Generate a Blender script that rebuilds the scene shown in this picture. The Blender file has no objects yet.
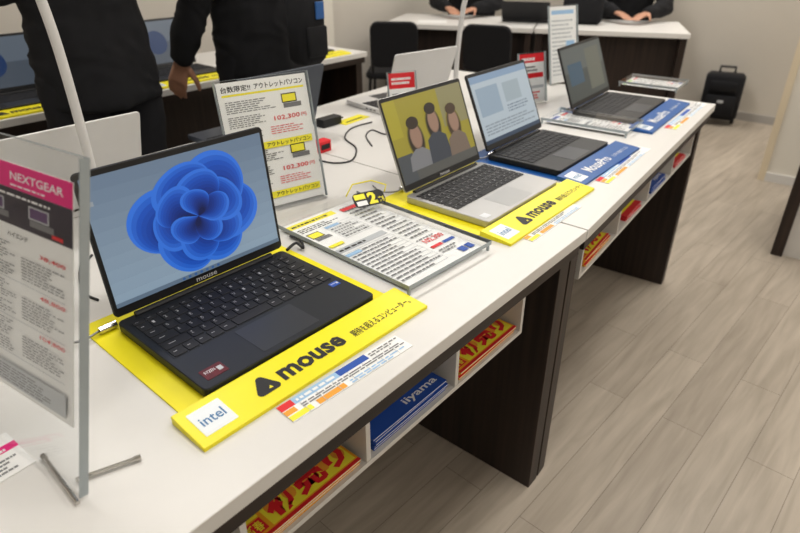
import bpy, math, random
from mathutils import Vector, Matrix, noise
random.seed(7)
S = bpy.context.scene
COL = S.collection
S.view_settings.view_transform = 'Standard'
S.view_settings.exposure = .14; S.view_settings.gamma = .92
R = math.radians
# ------------------------------------------------------------------ camera
CAMZ, TILT, FPX = 1.236, R(28.8), 600.0
cd = bpy.data.cameras.new('camera'); cam = bpy.data.objects.new('camera', cd); COL.objects.link(cam)
cam.location = (0, 0, CAMZ); cam.rotation_euler = (R(90) - TILT, 0, 0)
cd.sensor_width = 36; cd.lens = FPX / 800 * 36; cd.clip_start = 0.02
cd.dof.use_dof = True; cd.dof.focus_distance = 0.98; cd.dof.aperture_fstop = 5.0
S.camera = cam
CT, ST = math.cos(TILT), math.sin(TILT)
def at(px, py, z):
    u, v = px - 400, py - 266.5
    f = FPX * CT - v * ST; d = FPX * ST + v * CT
    t = (CAMZ - z) / d
    return Vector((u * t, f * t, z))
# ------------------------------------------------------------------ materials
MC = {}
def mat(name, col, rough=0.5, metal=0.0, emit=0.0, var=0.04, scale=40, coat=0.0):
    if name in MC: return MC[name]
    m = bpy.data.materials.new(name); m.use_nodes = True; nt = m.node_tree; b = nt.nodes['Principled BSDF']
    b.inputs['Roughness'].default_value = rough; b.inputs['Metallic'].default_value = metal
    if coat: b.inputs['Coat Weight'].default_value = coat
    c = (*col, 1)
    if var > 0:
        tc = nt.nodes.new('ShaderNodeTexCoord'); n = nt.nodes.new('ShaderNodeTexNoise'); n.inputs['Scale'].default_value = scale
        r = nt.nodes.new('ShaderNodeValToRGB')
        r.color_ramp.elements[0].color = (*[x * (1 - var) for x in col], 1); r.color_ramp.elements[1].color = (*[min(1, x * (1 + var)) for x in col], 1)
        nt.links.new(tc.outputs['Object'], n.inputs['Vector']); nt.links.new(n.outputs['Fac'], r.inputs['Fac']); nt.links.new(r.outputs['Color'], b.inputs['Base Color'])
    else: b.inputs['Base Color'].default_value = c
    if emit:
        b.inputs['Emission Color'].default_value = c; b.inputs['Emission Strength'].default_value = emit
    MC[name] = m; return m
def scr(name, col, e=0.75):
    m = mat('screen_' + name, col, 0.3, emit=e, var=0)
    m.node_tree.nodes['Principled BSDF'].inputs['Base Color'].default_value = (*[x * .12 for x in col], 1)
    return m
def wood(name, c1, c2, axis=2, rough=0.45):
    m = bpy.data.materials.new(name); m.use_nodes = True; nt = m.node_tree; b = nt.nodes['Principled BSDF']; b.inputs['Roughness'].default_value = rough
    tc = nt.nodes.new('ShaderNodeTexCoord'); mp = nt.nodes.new('ShaderNodeMapping'); sc = [60, 60, 60]; sc[axis] = 2.0
    mp.inputs['Scale'].default_value = sc
    n = nt.nodes.new('ShaderNodeTexNoise'); n.inputs['Scale'].default_value = 1.0; n.inputs['Detail'].default_value = 6
    r = nt.nodes.new('ShaderNodeValToRGB'); r.color_ramp.elements[0].position = .3; r.color_ramp.elements[1].position = .72
    r.color_ramp.elements[0].color = (*c1, 1); r.color_ramp.elements[1].color = (*c2, 1)
    L = nt.links.new; L(tc.outputs['Object'], mp.inputs['Vector']); L(mp.outputs['Vector'], n.inputs['Vector']); L(n.outputs['Fac'], r.inputs['Fac']); L(r.outputs['Color'], b.inputs['Base Color'])
    MC[name] = m; return m
def acrylic(name, tint=(.988, .992, .994)):
    m = bpy.data.materials.new(name); m.use_nodes = True; nt = m.node_tree; nt.nodes.remove(nt.nodes['Principled BSDF'])
    o = nt.nodes['Material Output']; t = nt.nodes.new('ShaderNodeBsdfTransparent'); t.inputs['Color'].default_value = (*tint, 1)
    g = nt.nodes.new('ShaderNodeBsdfGlossy'); g.inputs['Roughness'].default_value = .03
    fr = nt.nodes.new('ShaderNodeFresnel'); fr.inputs['IOR'].default_value = 1.3; ge = nt.nodes.new('ShaderNodeNewGeometry')
    inv = nt.nodes.new('ShaderNodeMath'); inv.operation = 'SUBTRACT'; inv.inputs[0].default_value = 1
    mx = nt.nodes.new('ShaderNodeMixShader'); ma = nt.nodes.new('ShaderNodeMath'); ma.operation = 'MULTIPLY'
    L = nt.links.new; L(ge.outputs['Backfacing'], inv.inputs[1]); L(fr.outputs['Fac'], ma.inputs[0]); L(inv.outputs[0], ma.inputs[1]); L(ma.outputs[0], mx.inputs['Fac']); L(t.outputs[0], mx.inputs[1]); L(g.outputs[0], mx.inputs[2]); L(mx.outputs[0], o.inputs['Surface'])
    MC[name] = m; return m
def floor_mat():
    m = bpy.data.materials.new('floor_planks'); m.use_nodes = True; nt = m.node_tree; b = nt.nodes['Principled BSDF']; b.inputs['Roughness'].default_value = .40
    L = nt.links.new
    tc = nt.nodes.new('ShaderNodeTexCoord'); mp = nt.nodes.new('ShaderNodeMapping'); mp.inputs['Rotation'].default_value = (0, 0, R(-47))
    br = nt.nodes.new('ShaderNodeTexBrick'); br.inputs['Scale'].default_value = 1; br.inputs['Brick Width'].default_value = .92; br.inputs['Row Height'].default_value = .115
    br.inputs['Mortar Size'].default_value = .0009; br.inputs['Mortar Smooth'].default_value = .1
    br.inputs['Color1'].default_value = (.48, .42, .35, 1); br.inputs['Color2'].default_value = (.415, .36, .298, 1); br.inputs['Mortar'].default_value = (.25, .21, .17, 1); br.offset = .37
    mp2 = nt.nodes.new('ShaderNodeMapping'); mp2.inputs['Scale'].default_value = (2.2, 22, 1)
    n = nt.nodes.new('ShaderNodeTexNoise'); n.inputs['Scale'].default_value = 1.6; n.inputs['Detail'].default_value = 8; n.inputs['Distortion'].default_value = .5
    r = nt.nodes.new('ShaderNodeValToRGB'); r.color_ramp.elements[0].color = (.81, .80, .78, 1); r.color_ramp.elements[1].color = (1.08, 1.08, 1.08, 1); r.color_ramp.elements[0].position = .3; r.color_ramp.elements[1].position = .7
    mx = nt.nodes.new('ShaderNodeMix'); mx.data_type = 'RGBA'; mx.blend_type = 'MULTIPLY'; mx.inputs[0].default_value = 1
    L(tc.outputs['Object'], mp.inputs['Vector']); L(mp.outputs['Vector'], br.inputs['Vector']); L(mp.outputs['Vector'], mp2.inputs['Vector']); L(mp2.outputs['Vector'], n.inputs['Vector'])
    L(n.outputs['Fac'], r.inputs['Fac']); L(br.outputs['Color'], mx.inputs[6]); L(r.outputs['Color'], mx.inputs[7]); L(mx.outputs[2], b.inputs['Base Color'])
    return m
DW = wood('dark_wood', (.013, .008, .006), (.044, .026, .019))
DWH = wood('dark_wood_horizontal', (.016, .010, .008), (.042, .026, .020), axis=0)
WT = mat('white_laminate', (.71, .695, .67), .38, var=.015)
WB = mat('white_board', (.70, .68, .65), .5, var=.02)
AC = acrylic('clear_acrylic'); ACE = mat('acrylic_edge', (.36, .40, .42), .1, var=.1)
PAPER = mat('paper', (.87, .87, .86), .55, var=.01); YEL = mat('yellow_plastic', (.87, .77, .01), .38, var=.02); YELP = mat('yellow_print', (.92, .83, .05), .5, var=.01)
BLUE = mat('blue_plastic', (.012, .10, .34), .38, var=.03); BLUEP = mat('blue_print', (.02, .09, .42), .5, var=.02)
RED = mat('red_print', (.72, .02, .03), .5, var=.02); MAG = mat('magenta_print', (.78, .015, .22), .5, var=.02); ORG = mat('orange_print', (.85, .38, .04), .5, var=.02)
INK = mat('black_ink', (.012, .012, .014), .5, var=.05); GRY = mat('grey_ink', (.20, .20, .21), .5, var=.05); LGR = mat('light_grey_print', (.52, .54, .56), .5, var=.03)
LBL = mat('light_blue_print', (.35, .55, .78), .5, var=.02); WHT = mat('white_print', (.85, .85, .85), .5, var=.01); PAD = mat('dark_band_print', (.03, .022, .04), .45, var=.3, scale=20)
NAVY = mat('charcoal_metal', (.020, .023, .030), .45, .3, var=.08, scale=200); SILV = mat('silver_metal', (.47, .465, .46), .38, .6, var=.03); BLK = mat('black_plastic', (.010, .010, .012), .45, var=.1)
KEY = mat('black_key', (.012, .012, .015), .6, var=.08); PADM = mat('touchpad_dark', (.027, .030, .039), .38, var=.03); PADS = mat('touchpad_silver', (.41, .41, .41), .35, .3, var=.03)
LEG = mat('key_legend', (.45, .45, .46), .5, var=.02); CHR = mat('chrome', (.60, .58, .55), .22, 1, var=.02); WPL = mat('white_plastic', (.66, .65, .64), .4, var=.02)
GRPL = mat('grey_blue_metal', (.07, .08, .10), .4, .3, var=.03); CLO = mat('black_cloth', (.009, .009, .011), .95, var=.3, scale=30); TRO = mat('dark_trouser_cloth', (.012, .012, .015), .95, var=.2, scale=30)
SKIN = mat('skin', (.50, .27, .18), .5, var=.06, scale=15); HAIR = mat('black_hair', (.015, .012, .01), .6, var=.3, scale=60); SHOE = mat('black_leather', (.015, .014, .014), .4, var=.1)
CHF = mat('black_chair_fabric', (.008, .008, .010), .9, var=.15)
# ------------------------------------------------------------------ mesh builder
TC = {}
def glyphs(body, bold):
    k = (body, bold)
    if k in TC: return TC[k]
    cu = bpy.data.curves.new('t', 'FONT'); cu.body = body; cu.size = 1; cu.resolution_u = 2; cu.offset = bold; cu.fill_mode = 'FRONT'
    ob = bpy.data.objects.new('t', cu); COL.objects.link(ob)
    bpy.context.view_layer.update()
    me = bpy.data.meshes.new_from_object(ob.evaluated_get(bpy.context.evaluated_depsgraph_get()))
    vs = [v.co.copy() for v in me.vertices]; fs = [tuple(p.vertices) for p in me.polygons]
    bpy.data.objects.remove(ob); bpy.data.curves.remove(cu); bpy.data.meshes.remove(me)
    if vs:
        x0 = min(v.x for v in vs); x1 = max(v.x for v in vs); y0 = min(v.y for v in vs); y1 = max(v.y for v in vs)
        dx = max(x1 - x0, 1e-6); dy = max(y1 - y0, 1e-6)
        vs = [((v.x - x0) / dx, (v.y - y0) / dy) for v in vs]
    else: dx = dy = 1
    TC[k] = (vs, fs, dx / dy); return TC[k]
def rpoly(x0, y0, x1, y1, r, seg=3):
    r = max(1e-5, min(r, (x1 - x0) / 2 - 1e-6, (y1 - y0) / 2 - 1e-6)); out = []
    for cx, cy, a0 in ((x1 - r, y0 + r, -90), (x1 - r, y1 - r, 0), (x0 + r, y1 - r, 90), (x0 + r, y0 + r, 180)):
        for i in range(seg + 1):
            a = R(a0 + 90 * i / seg); out.append((cx + r * math.cos(a), cy + r * math.sin(a)))
    return out
class MB:
    def __init__(s, M=None): s.v = []; s.f = []; s.mi = []; s.mats = []; s.M = M or Matrix()
    def add(s, vs, fs, m):
        if m not in s.mats: s.mats.append(m)
        k = s.mats.index(m); o = len(s.v)
        s.v += [s.M @ Vector(v) for v in vs]; s.f += [tuple(i + o for i in f) for f in fs]; s.mi += [k] * len(fs); return s
    def box(s, x0, y0, z0, x1, y1, z1, m):
        vs = [(x, y, z) for z in (z0, z1) for x, y in ((x0, y0), (x1, y0), (x1, y1), (x0, y1))]
        return s.add(vs, [(3, 2, 1, 0), (4, 5, 6, 7), (0, 1, 5, 4), (1, 2, 6, 5), (2, 3, 7, 6), (3, 0, 4, 7)], m)
    def rings(s, rings, m, cap=True):
        n = len(rings[0]); vs = [p for r in rings for p in r]; fs = []
        for k in range(len(rings) - 1):
            for i in range(n): j = (i + 1) % n; fs.append((k * n + i, k * n + j, (k + 1) * n + j, (k + 1) * n + i))
        if cap: fs.append(tuple(reversed(range(n)))); fs.append(tuple(range((len(rings) - 1) * n, len(rings) * n)))
        return s.add(vs, fs, m)
    def prism(s, poly, z0, z1, m): return s.rings([[(x, y, z0) for x, y in poly], [(x, y, z1) for x, y in poly]], m)
    def rbox(s, x0, y0, z0, x1, y1, z1, r, m, ch=0.0008, seg=3):
        A = rpoly(x0, y0, x1, y1, r, seg); B = rpoly(x0 + ch, y0 + ch, x1 - ch, y1 - ch, max(r - ch, 1e-4), seg)
        return s.rings([[(x, y, z0) for x, y in B], [(x, y, z0 + ch) for x, y in A], [(x, y, z1 - ch) for x, y in A], [(x, y, z1) for x, y in B]], m)
    def quad(s, x0, y0, x1, y1, z, m): return s.add([(x0, y0, z), (x1, y0, z), (x1, y1, z), (x0, y1, z)], [(0, 1, 2, 3)], m)
    def poly(s, pts, z, m): return s.add([(x, y, z) for x, y in pts], [tuple(range(len(pts)))], m)
    def ell(s, cx, cy, rx, ry, z, m, rot=0, n=24):
        c, q = math.cos(rot), math.sin(rot)
        return s.poly([(cx + rx * math.cos(a) * c - ry * math.sin(a) * q, cy + rx * math.cos(a) * q + ry * math.sin(a) * c) for a in [2 * math.pi * i / n for i in range(n)]], z, m)
    def text(s, x0, y0, x1, y1, z, body, m, bold=0.0, keep=False):
        vs, fs, asp = glyphs(body, bold)
        if keep: x1 = min(x1, x0 + (y1 - y0) * asp)
        return s.add([(x0 + u * (x1 - x0), y0 + v * (y1 - y0), z) for u, v in vs], fs, m)
    def tube(s, pts, r, m, n=8):
        pts = [Vector(p) for p in pts]; rr = r if isinstance(r, (list, tuple)) else [r] * len(pts); rings = []; up = None
        for i, p in enumerate(pts):
            t = (pts[min(i + 1, len(pts) - 1)] - pts[max(i - 1, 0)]).normalized()
            if up is None: up = Vector((0, 0, 1)) if abs(t.z) < .9 else Vector((1, 0, 0))
            a = (up - t * up.dot(t)).normalized(); b = t.cross(a); up = a
            rings.append([tuple(p + (a * math.cos(q) + b * math.sin(q)) * rr[i]) for q in [2 * math.pi * k / n for k in range(n)]])
        return s.rings(rings, m)
    def sph(s, c, rx, ry, rz, m, nu=16, nv=10):
        rings = []
        for j in range(1, nv):
            a = math.pi * j / nv - math.pi / 2
            rings.append([(c[0] + rx * math.cos(a) * math.cos(q), c[1] + ry * math.cos(a) * math.sin(q), c[2] + rz * math.sin(a)) for q in [2 * math.pi * k / nu for k in range(nu)]])
        return s.rings(rings, m)
    def cap(s, a, b, ra, rb, m, n=12):
        a, b = Vector(a), Vector(b); t = (b - a).normalized(); P = []; Q = []
        for k in (80, 50, 20): P.append(a - t * ra * math.sin(R(k))); Q.append(ra * math.cos(R(k)))
        for k in range(4): P.append(a.lerp(b, k / 3)); Q.append(ra + (rb - ra) * k / 3)
        for k in (20, 50, 80): P.append(b + t * rb * math.sin(R(k))); Q.append(rb * math.cos(R(k)))
        return s.tube(P, Q, m, n)
    def build(s, name, parent=None, smooth=False, bevel=0, label=None, remesh=0, wrinkle=0):
        me = bpy.data.meshes.new(name); me.from_pydata([tuple(v) for v in s.v], [], s.f)
        for m in s.mats: me.materials.append(m)
        for i, p in enumerate(me.polygons): p.material_index = s.mi[i]; p.use_smooth = smooth
        me.update(); ob = bpy.data.objects.new(name, me); COL.objects.link(ob)
        if remesh:
            md = ob.modifiers.new('r', 'REMESH'); md.mode = 'VOXEL'; md.voxel_size = remesh; md.use_smooth_shade = True
            sm = ob.modifiers.new('s', 'SMOOTH'); sm.iterations = 4; sm.factor = .5
            bpy.context.view_layer.update()
            m2 = bpy.data.meshes.new_from_object(ob.evaluated_get(bpy.context.evaluated_depsgraph_get()))
            ob.modifiers.clear(); ob.data = m2; m2.name = name
            if wrinkle:
                ds = []
                for v in m2.vertices:
                    q = v.co; wob = noise.noise(Vector((q.x * 5, q.y * 5, q.z * 5))) * 1.2
                    d = noise.noise(Vector((q.x * 7, q.y * 7, q.z * 10))) * wrinkle
                    d += (.6 - abs(noise.noise(Vector((q.x * 9 + wob, q.y * 9, q.z * 15 + wob * 2)))) * 2) * wrinkle * .5
                    ds.append(q + v.normal * max(d, -wrinkle * .35))
                for v, c_ in zip(m2.vertices, ds): v.co = c_
            if not m2.materials: m2.materials.append(s.mats[0])
            for p in m2.polygons: p.use_smooth = True
        if parent: ob.parent = parent
        if bevel:
            md = ob.modifiers.new('bevel', 'BEVEL'); md.width = bevel; md.segments = 2; md.limit_method = 'ANGLE'
        if label: ob['label'] = label
        return ob
def thing(name, label, cat, loc=(0, 0, 0), rz=0, group=None):
    o = bpy.data.objects.new(name, None); COL.objects.link(o); o.location = loc; o.rotation_euler = (0, 0, rz)
    o.empty_display_size = .05; o['label'] = label; o['category'] = cat
    if group: o['group'] = group
    return o
def tag(o, label, cat, group=None):
    o['label'] = label; o['category'] = cat
    if group: o['group'] = group
    return o
def struct(o): o['kind'] = 'structure'; return o
class Sheet:
    """printed sheet on the local xy plane: u,v in 0..1, v from the bottom"""
    def __init__(s, mb, x0, y0, w, h, z=0): s.mb = mb; s.x = x0; s.y = y0; s.w = w; s.h = h; s.z = z; s.k = 0
    def _z(s): s.k += 1; return s.z + .00008 * s.k
    def r(s, a, b, c, d, m): s.mb.quad(s.x + a * s.w, s.y + b * s.h, s.x + c * s.w, s.y + d * s.h, s._z(), m); return s
    def t(s, a, b, c, d, txt, m, bold=0.0, keep=False): s.mb.text(s.x + a * s.w, s.y + b * s.h, s.x + c * s.w, s.y + d * s.h, s._z(), txt, m, bold, keep); return s
    def dash(s, a, b, c, d, n, m, fill=.5):
        z = s._z(); lh = (d - b) / n
        for i in range(n):
            y = b + lh * i; x = a; e = a + (c - a) * random.uniform(.6, 1)
            while x < e:
                w = random.uniform(.02, .09) * (c - a + .3)
                s.mb.quad(s.x + x * s.w, s.y + y * s.h, s.x + min(x + w, c) * s.w, s.y + (y + lh * fill) * s.h, z, m); x += w + .012
        return s
    def grid(s, a, b, c, d, nx, ny, m, lw=.003):
        z = s._z()
        for i in range(nx + 1): x = a + (c - a) * i / nx; s.mb.quad(s.x + (x - lw / 2) * s.w, s.y + b * s.h, s.x + (x + lw / 2) * s.w, s.y + d * s.h, z, m)
        for i in range(ny + 1): y = b + (d - b) * i / ny; s.mb.quad(s.x + a * s.w, s.y + (y - lw / 2) * s.h, s.x + c * s.w, s.y + (y + lw / 2) * s.h, z, m)
        return s
# ------------------------------------------------------------------ frames
WA = R(50); W1 = Vector((math.cos(WA), math.sin(WA), 0)); N1 = Vector((-math.sin(WA), math.cos(WA), 0))
def sn(s, n, z=0): return W1 * s + N1 * n + Vector((0, 0, z))
H = .72
P1 = at(588, 230, H); P2 = at(716, 104, H)
d2 = P2 - P1; A2 = math.atan2(d2.y, d2.x); L2 = d2.length; W2 = d2.normalized(); N2 = Vector((-W2.y, W2.x, 0)); DA = A2 - WA
P1.z = 0; P2.z = 0
# ------------------------------------------------------------------ room shell
def slab(name, s0, n0, s1, n1, z0, z1, m):
    mb = MB(Matrix.Rotation(WA, 4, 'Z')); mb.box(s0, n0, z0, s1, n1, z1, m); return struct(mb.build(name))
S0, S1, NN0, NN1 = -3.2, 5.2, -3.0, 3.35
WALL = mat('wall_paint', (.62, .58, .52), .8, var=.02, scale=5); WALL2 = mat('white_wall_paint', (.76, .72, .64), .75, var=.02, scale=5)
fl = slab('floor', S0, NN0, S1, NN1, -.05, 0, floor_mat())
slab('ceiling', S0, NN0, S1, NN1, 2.7, 2.75, mat('ceiling_paint', (.75, .74, .72), .8, var=.01))
slab('wall_left', S0, NN1, S1, NN1 + .1, 0, 2.7, WALL); slab('wall_back', S1, NN0, S1 + .1, NN1 + .1, 0, 2.7, WALL)
slab('wall_right', S0, NN0 - .1, S1, NN0, 0, 2.7, WALL2); slab('wall_front', S0 - .1, NN0 - .1, S0, NN1 + .1, 0, 2.7, WALL2)
TR = mat('baseboard_paint', (.42, .40, .38), .6, var=.02)
slab('baseboard_back', S1 - .012, NN0, S1, NN1, 0, .06, TR); slab('baseboard_left', S0, NN1 - .012, S1 - .012, NN1, 0, .06, TR)
slab('trim_1', 2.9, NN1 - .10, 3.15, NN1 - .012, .0, 2.7, WALL2)
q = at(764, 180, 0); M = Matrix.Translation(q) @ Matrix.Rotation(R(-38), 4, 'Z')
mb = MB(M); mb.box(0, 0, 0, 1.3, .12, 2.7, WALL2); struct(mb.build('wall_partition'))
mb = MB(M); mb.box(-.035, -.014, 0, 0, .13, 2.7, mat('cream_trim', (.72, .62, .46), .5, var=.02)); struct(mb.build('trim_2'))
mb = MB(M); mb.box(0, -.012, 0, 1.3, 0, .05, WB); struct(mb.build('baseboard_partition'))
# ------------------------------------------------------------------ lamps (real ceiling fittings)
LAMPM = mat('lamp_diffuser', (1, .97, .92), .5, emit=2.2, var=0)
for s in (-1.4, .8, 3.0, 4.6):
    for n in (-1.8, .15, 1.9):
        p = sn(s, n, 2.7); t = thing('ceiling_light', 'white rectangular ceiling light panel above the shop floor', 'light', p, WA, 'ceiling light panels')
        MB().box(-.62, -.17, -.03, .62, .17, 0, WPL).build('frame', t); MB().box(-.6, -.15, -.034, .6, .15, -.03, LAMPM).build('diffuser', t)
        ld = bpy.data.lights.new('area', 'AREA'); ld.shape = 'RECTANGLE'; ld.size = 1.0; ld.size_y = .3; ld.energy = {-1.4: 6, .8: 12.5, 3.0: 16, 4.6: 13}[s] * (.8 if n < 0 else 1.05); ld.color = (1, .97, .925)
        lo = bpy.data.objects.new('ceiling_lamp', ld); COL.objects.link(lo); lo.location = p - Vector((0, 0, .06)); lo.rotation_euler = (0, 0, WA)
w = bpy.data.worlds.new('w'); S.world = w; w.use_nodes = True; w.node_tree.nodes['Background'].inputs[0].default_value = (.8, .8, .8, 1); w.node_tree.nodes['Background'].inputs[1].default_value = .3
# ------------------------------------------------------------------ display counters
D1 = 1.12
def counter(label, loc, rz, x0, x1, skew, panels, box=None, depth=D1):
    t = thing('display_counter', label, 'counter', loc, rz, None)
    th = .024
    mb = MB(); mb.prism([(x0, 0), (x1, 0), (x1, depth), (x0 + skew, depth)], H - th, H, WT); mb.build('worktop', t, bevel=.0015)
    mb = MB(); mb.prism([(x0 + .01, .006), (x1 - .012, .006), (x1 - .012, .024), (x0 + .01, .024)], H - .052, H - th, DWH); mb.build('apron', t)
    mb = MB(); mb.box(x0 + .01 + abs(skew), depth - .024, H - .052, x1 - .012, depth - .006, H - th, DWH); mb.build('apron', t)
    for p in panels:
        if p == 'skew':
            sk = skew * 1.0; mb = MB(); mb.prism([(.004 + sk * .018, .026), (.046 + sk * .018, .026), (.046 + sk, depth - .03), (.004 + sk, depth - .03)], 0, H - th, DW)
        else: mb = MB(); mb.box(p, .026, 0, p + .042, depth - .03, H - th, DW)
        mb.build('end_panel', t, bevel=.001)
    if box:
        bx0, bx1, n, zt, zb = box; dp = .26; q = .009; y0 = .028
        mb = MB(); mb.box(bx0, y0, zb, bx1, y0 + dp, zb + q, WB); mb.box(bx0, y0, zt - q * .6, bx1, y0 + dp, zt, WB); mb.box(bx0, y0 + dp - q, zb + q, bx1, y0 + dp, zt - q * .6, WB)
        mb.box(bx0, y0, zb + q, bx0 + q, y0 + dp - q, zt - q * .6, WB); mb.box(bx1 - q, y0, zb + q, bx1, y0 + dp - q, zt - q * .6, WB)
        b = mb.build('shelf_box', t)
        for i in range(1, n):
            x = bx0 + (bx1 - bx0) * i / n; MB().box(x - q / 2, y0 + .001, zb + q, x + q / 2, y0 + dp - q, zt - q * .6, WB).build('divider', b)
    return t
S1c = P1.dot(W1); N1c = P1.dot(N1)
ZT, ZB = H - .053, .555
c1 = counter('white topped dark wood display counter nearest the camera, holding the first laptop', P1, WA, -1.75, -.002, 0, [-1.74, -.046], (.235 - S1c, .895 - S1c, 3, ZT, ZB))
c2 = counter('white topped dark wood display counter further away, under the two black laptops', P1, A2, .002, L2, math.tan(DA) * D1, ['skew', L2 - .056], (.085, L2 - .10, 4, ZT, ZB))
LCs, LCn = 2.36, 2.2
c3 = counter('white topped counter across the aisle behind the two standing customers', sn(LCs, LCn), WA, -3.2, 0, 0, [-3.19, -1.7, -.056], None, .62)
MB().box(-3.14, .3, .02, -.06, .32, H - .03, DW).build('modesty_panel', c3)
# ------------------------------------------------------------------ laptops
def kbd(mb, x0, y0, x1, y1, z, km, letters):
    rows = [(.6, 15), (1, 15), (1, 14.4), (1, 13.8), (1, 13.4), (1, 9)]
    tot = sum(r[0] for r in rows); y = y1; leg = ['1234567890-^', 'QWERTYUIOP@[', 'ASDFGHJKL;:]', 'ZXCVBNM,./']
    unit = (x1 - x0) / 15
    for ri, (rh, n) in enumerate(rows):
        h = (y1 - y0) * rh / tot
        if ri in (0, 1): ws = [1] * 15
        elif ri == 2: ws = [1.5] + [1] * 12 + [1.5]
        elif ri == 3: ws = [1.8] + [1] * 12 + [1.2]
        elif ri == 4: ws = [2.2] + [1] * 10 + [1.4, 1.4]
        else: ws = [1.1, 1, 1, 1.1, 1.1, 3.4, 1.1, 1.1, 1.1, 1, 1, 1]
        k = 15 / sum(ws); x = x0
        for i, w_ in enumerate(ws):
            w_ *= k * unit; mb.rbox(x + .0009, y - h + .0009, z, x + w_ - .0009, y - .0009, z + .0014, .0014, km, .0004, 1)
            if letters:
                ch = None
                if 1 <= ri <= 4 and 1 <= i <= len(leg[ri - 1]): ch = leg[ri - 1][i - 1]
                if ch: mb.text(x + w_ * .22, y - h * .52, x + w_ * .40, y - h * .22, z + .0016, ch, LEG, .0)
                elif ri != 5 or i != 5: mb.quad(x + w_ * .25, y - h * .48, x + w_ * .5, y - h * .42, z + .0016, LEG)
            x += w_
        y -= h
def laptop(label, loc, rz, Wd, D, lean, body, display, lid_h=None, letters=False, padm=None, keym=None, sticker=None, group='laptops on display', lidmat=None, brand=None):
    t = thing('laptop', label, 'laptop', loc, rz, group); T = .016; hw = Wd / 2
    mb = MB(); mb.rbox(-hw, 0, .0015, hw, D, T, .008, body, .0012); mb.box(-hw + .02, .012, 0, -hw + .06, .018, .0016, BLK); mb.box(hw - .06, .012, 0, hw - .02, .018, .0016, BLK)
    mb.box(-hw + .02, D - .02, 0, hw - .02, D - .014, .0016, BLK)
    for i in range(3): mb.box(hw - .0002, D * .55 + i * .02, .006, hw + .0003, D * .55 + i * .02 + .012, .010, BLK)
    mb.build('base', t)
    mb = MB(); mb.rbox(-hw * .94, D * .375, T - .0003, hw * .94, D * .915, T + .0003, .003, keym and body or body, .0001, 2); kbd(mb, -hw * .93, D * .38, hw * .93, D * .91, T + .0002, keym or KEY, letters); mb.build('keyboard', t)
    MB().rbox(-hw * .36, D * .04, T - .0004, hw * .30, D * .345, T + .0004, .003, padm or PADM, .0002, 2).build('touchpad', t)
    mb = MB(); mb.tube([(-hw * .82, D - .004, T + .001), (hw * .82, D - .004, T + .001)], .0052, BLK, 10); mb.build('hinge', t, smooth=False)
    Lh = lid_h or D * .98; M = Matrix.Translation((0, D - .002, T + .002)) @ Matrix.Rotation(R(90 - lean), 4, 'X')
    mb = MB(M); mb.rbox(-hw, .004, -.0055, hw, Lh, -.0005, .007, lidmat or body, .0009); lid = mb.build('lid', t)
    mb = MB(M); mb.rbox(-hw + .0008, .0055, -.0006, hw - .0008, Lh - .0008, .0004, .006, BLK, .0002)
    if brand: mb.text(-.019, .0075, .019, .0135, .0006, brand, LEG, .02)
    mb.build('bezel', lid)
    mb = MB(M); x0, y0, x1, y1 = -hw + .006, .019, hw - .006, Lh - .009
    display(Sheet(mb, x0, y0, x1 - x0, y1 - y0, .0004), mb); mb.build('display', lid)
    if sticker:
        for sx, sy, w_, h_, m_, tx in sticker:
            mb = MB(); mb.rbox(sx, sy, T, sx + w_, sy + h_, T + .0005, .001, m_, .0001, 1)
            if tx: mb.text(sx + w_ * .12, sy + h_ * .5, sx + w_ * .6, sy + h_ * .75, T + .0007, tx, WHT, .01); mb.quad(sx + w_ * .68, sy + h_ * .3, sx + w_ * .9, sy + h_ * .7, T + .0007, LGR)
            mb.build('sticker', t)
    return t
def frame(pl, pr, z):
    a, b = at(*pl, z), at(*pr, z); d = b - a; return (a + b) / 2, math.atan2(d.y, d.x), d.length
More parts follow.
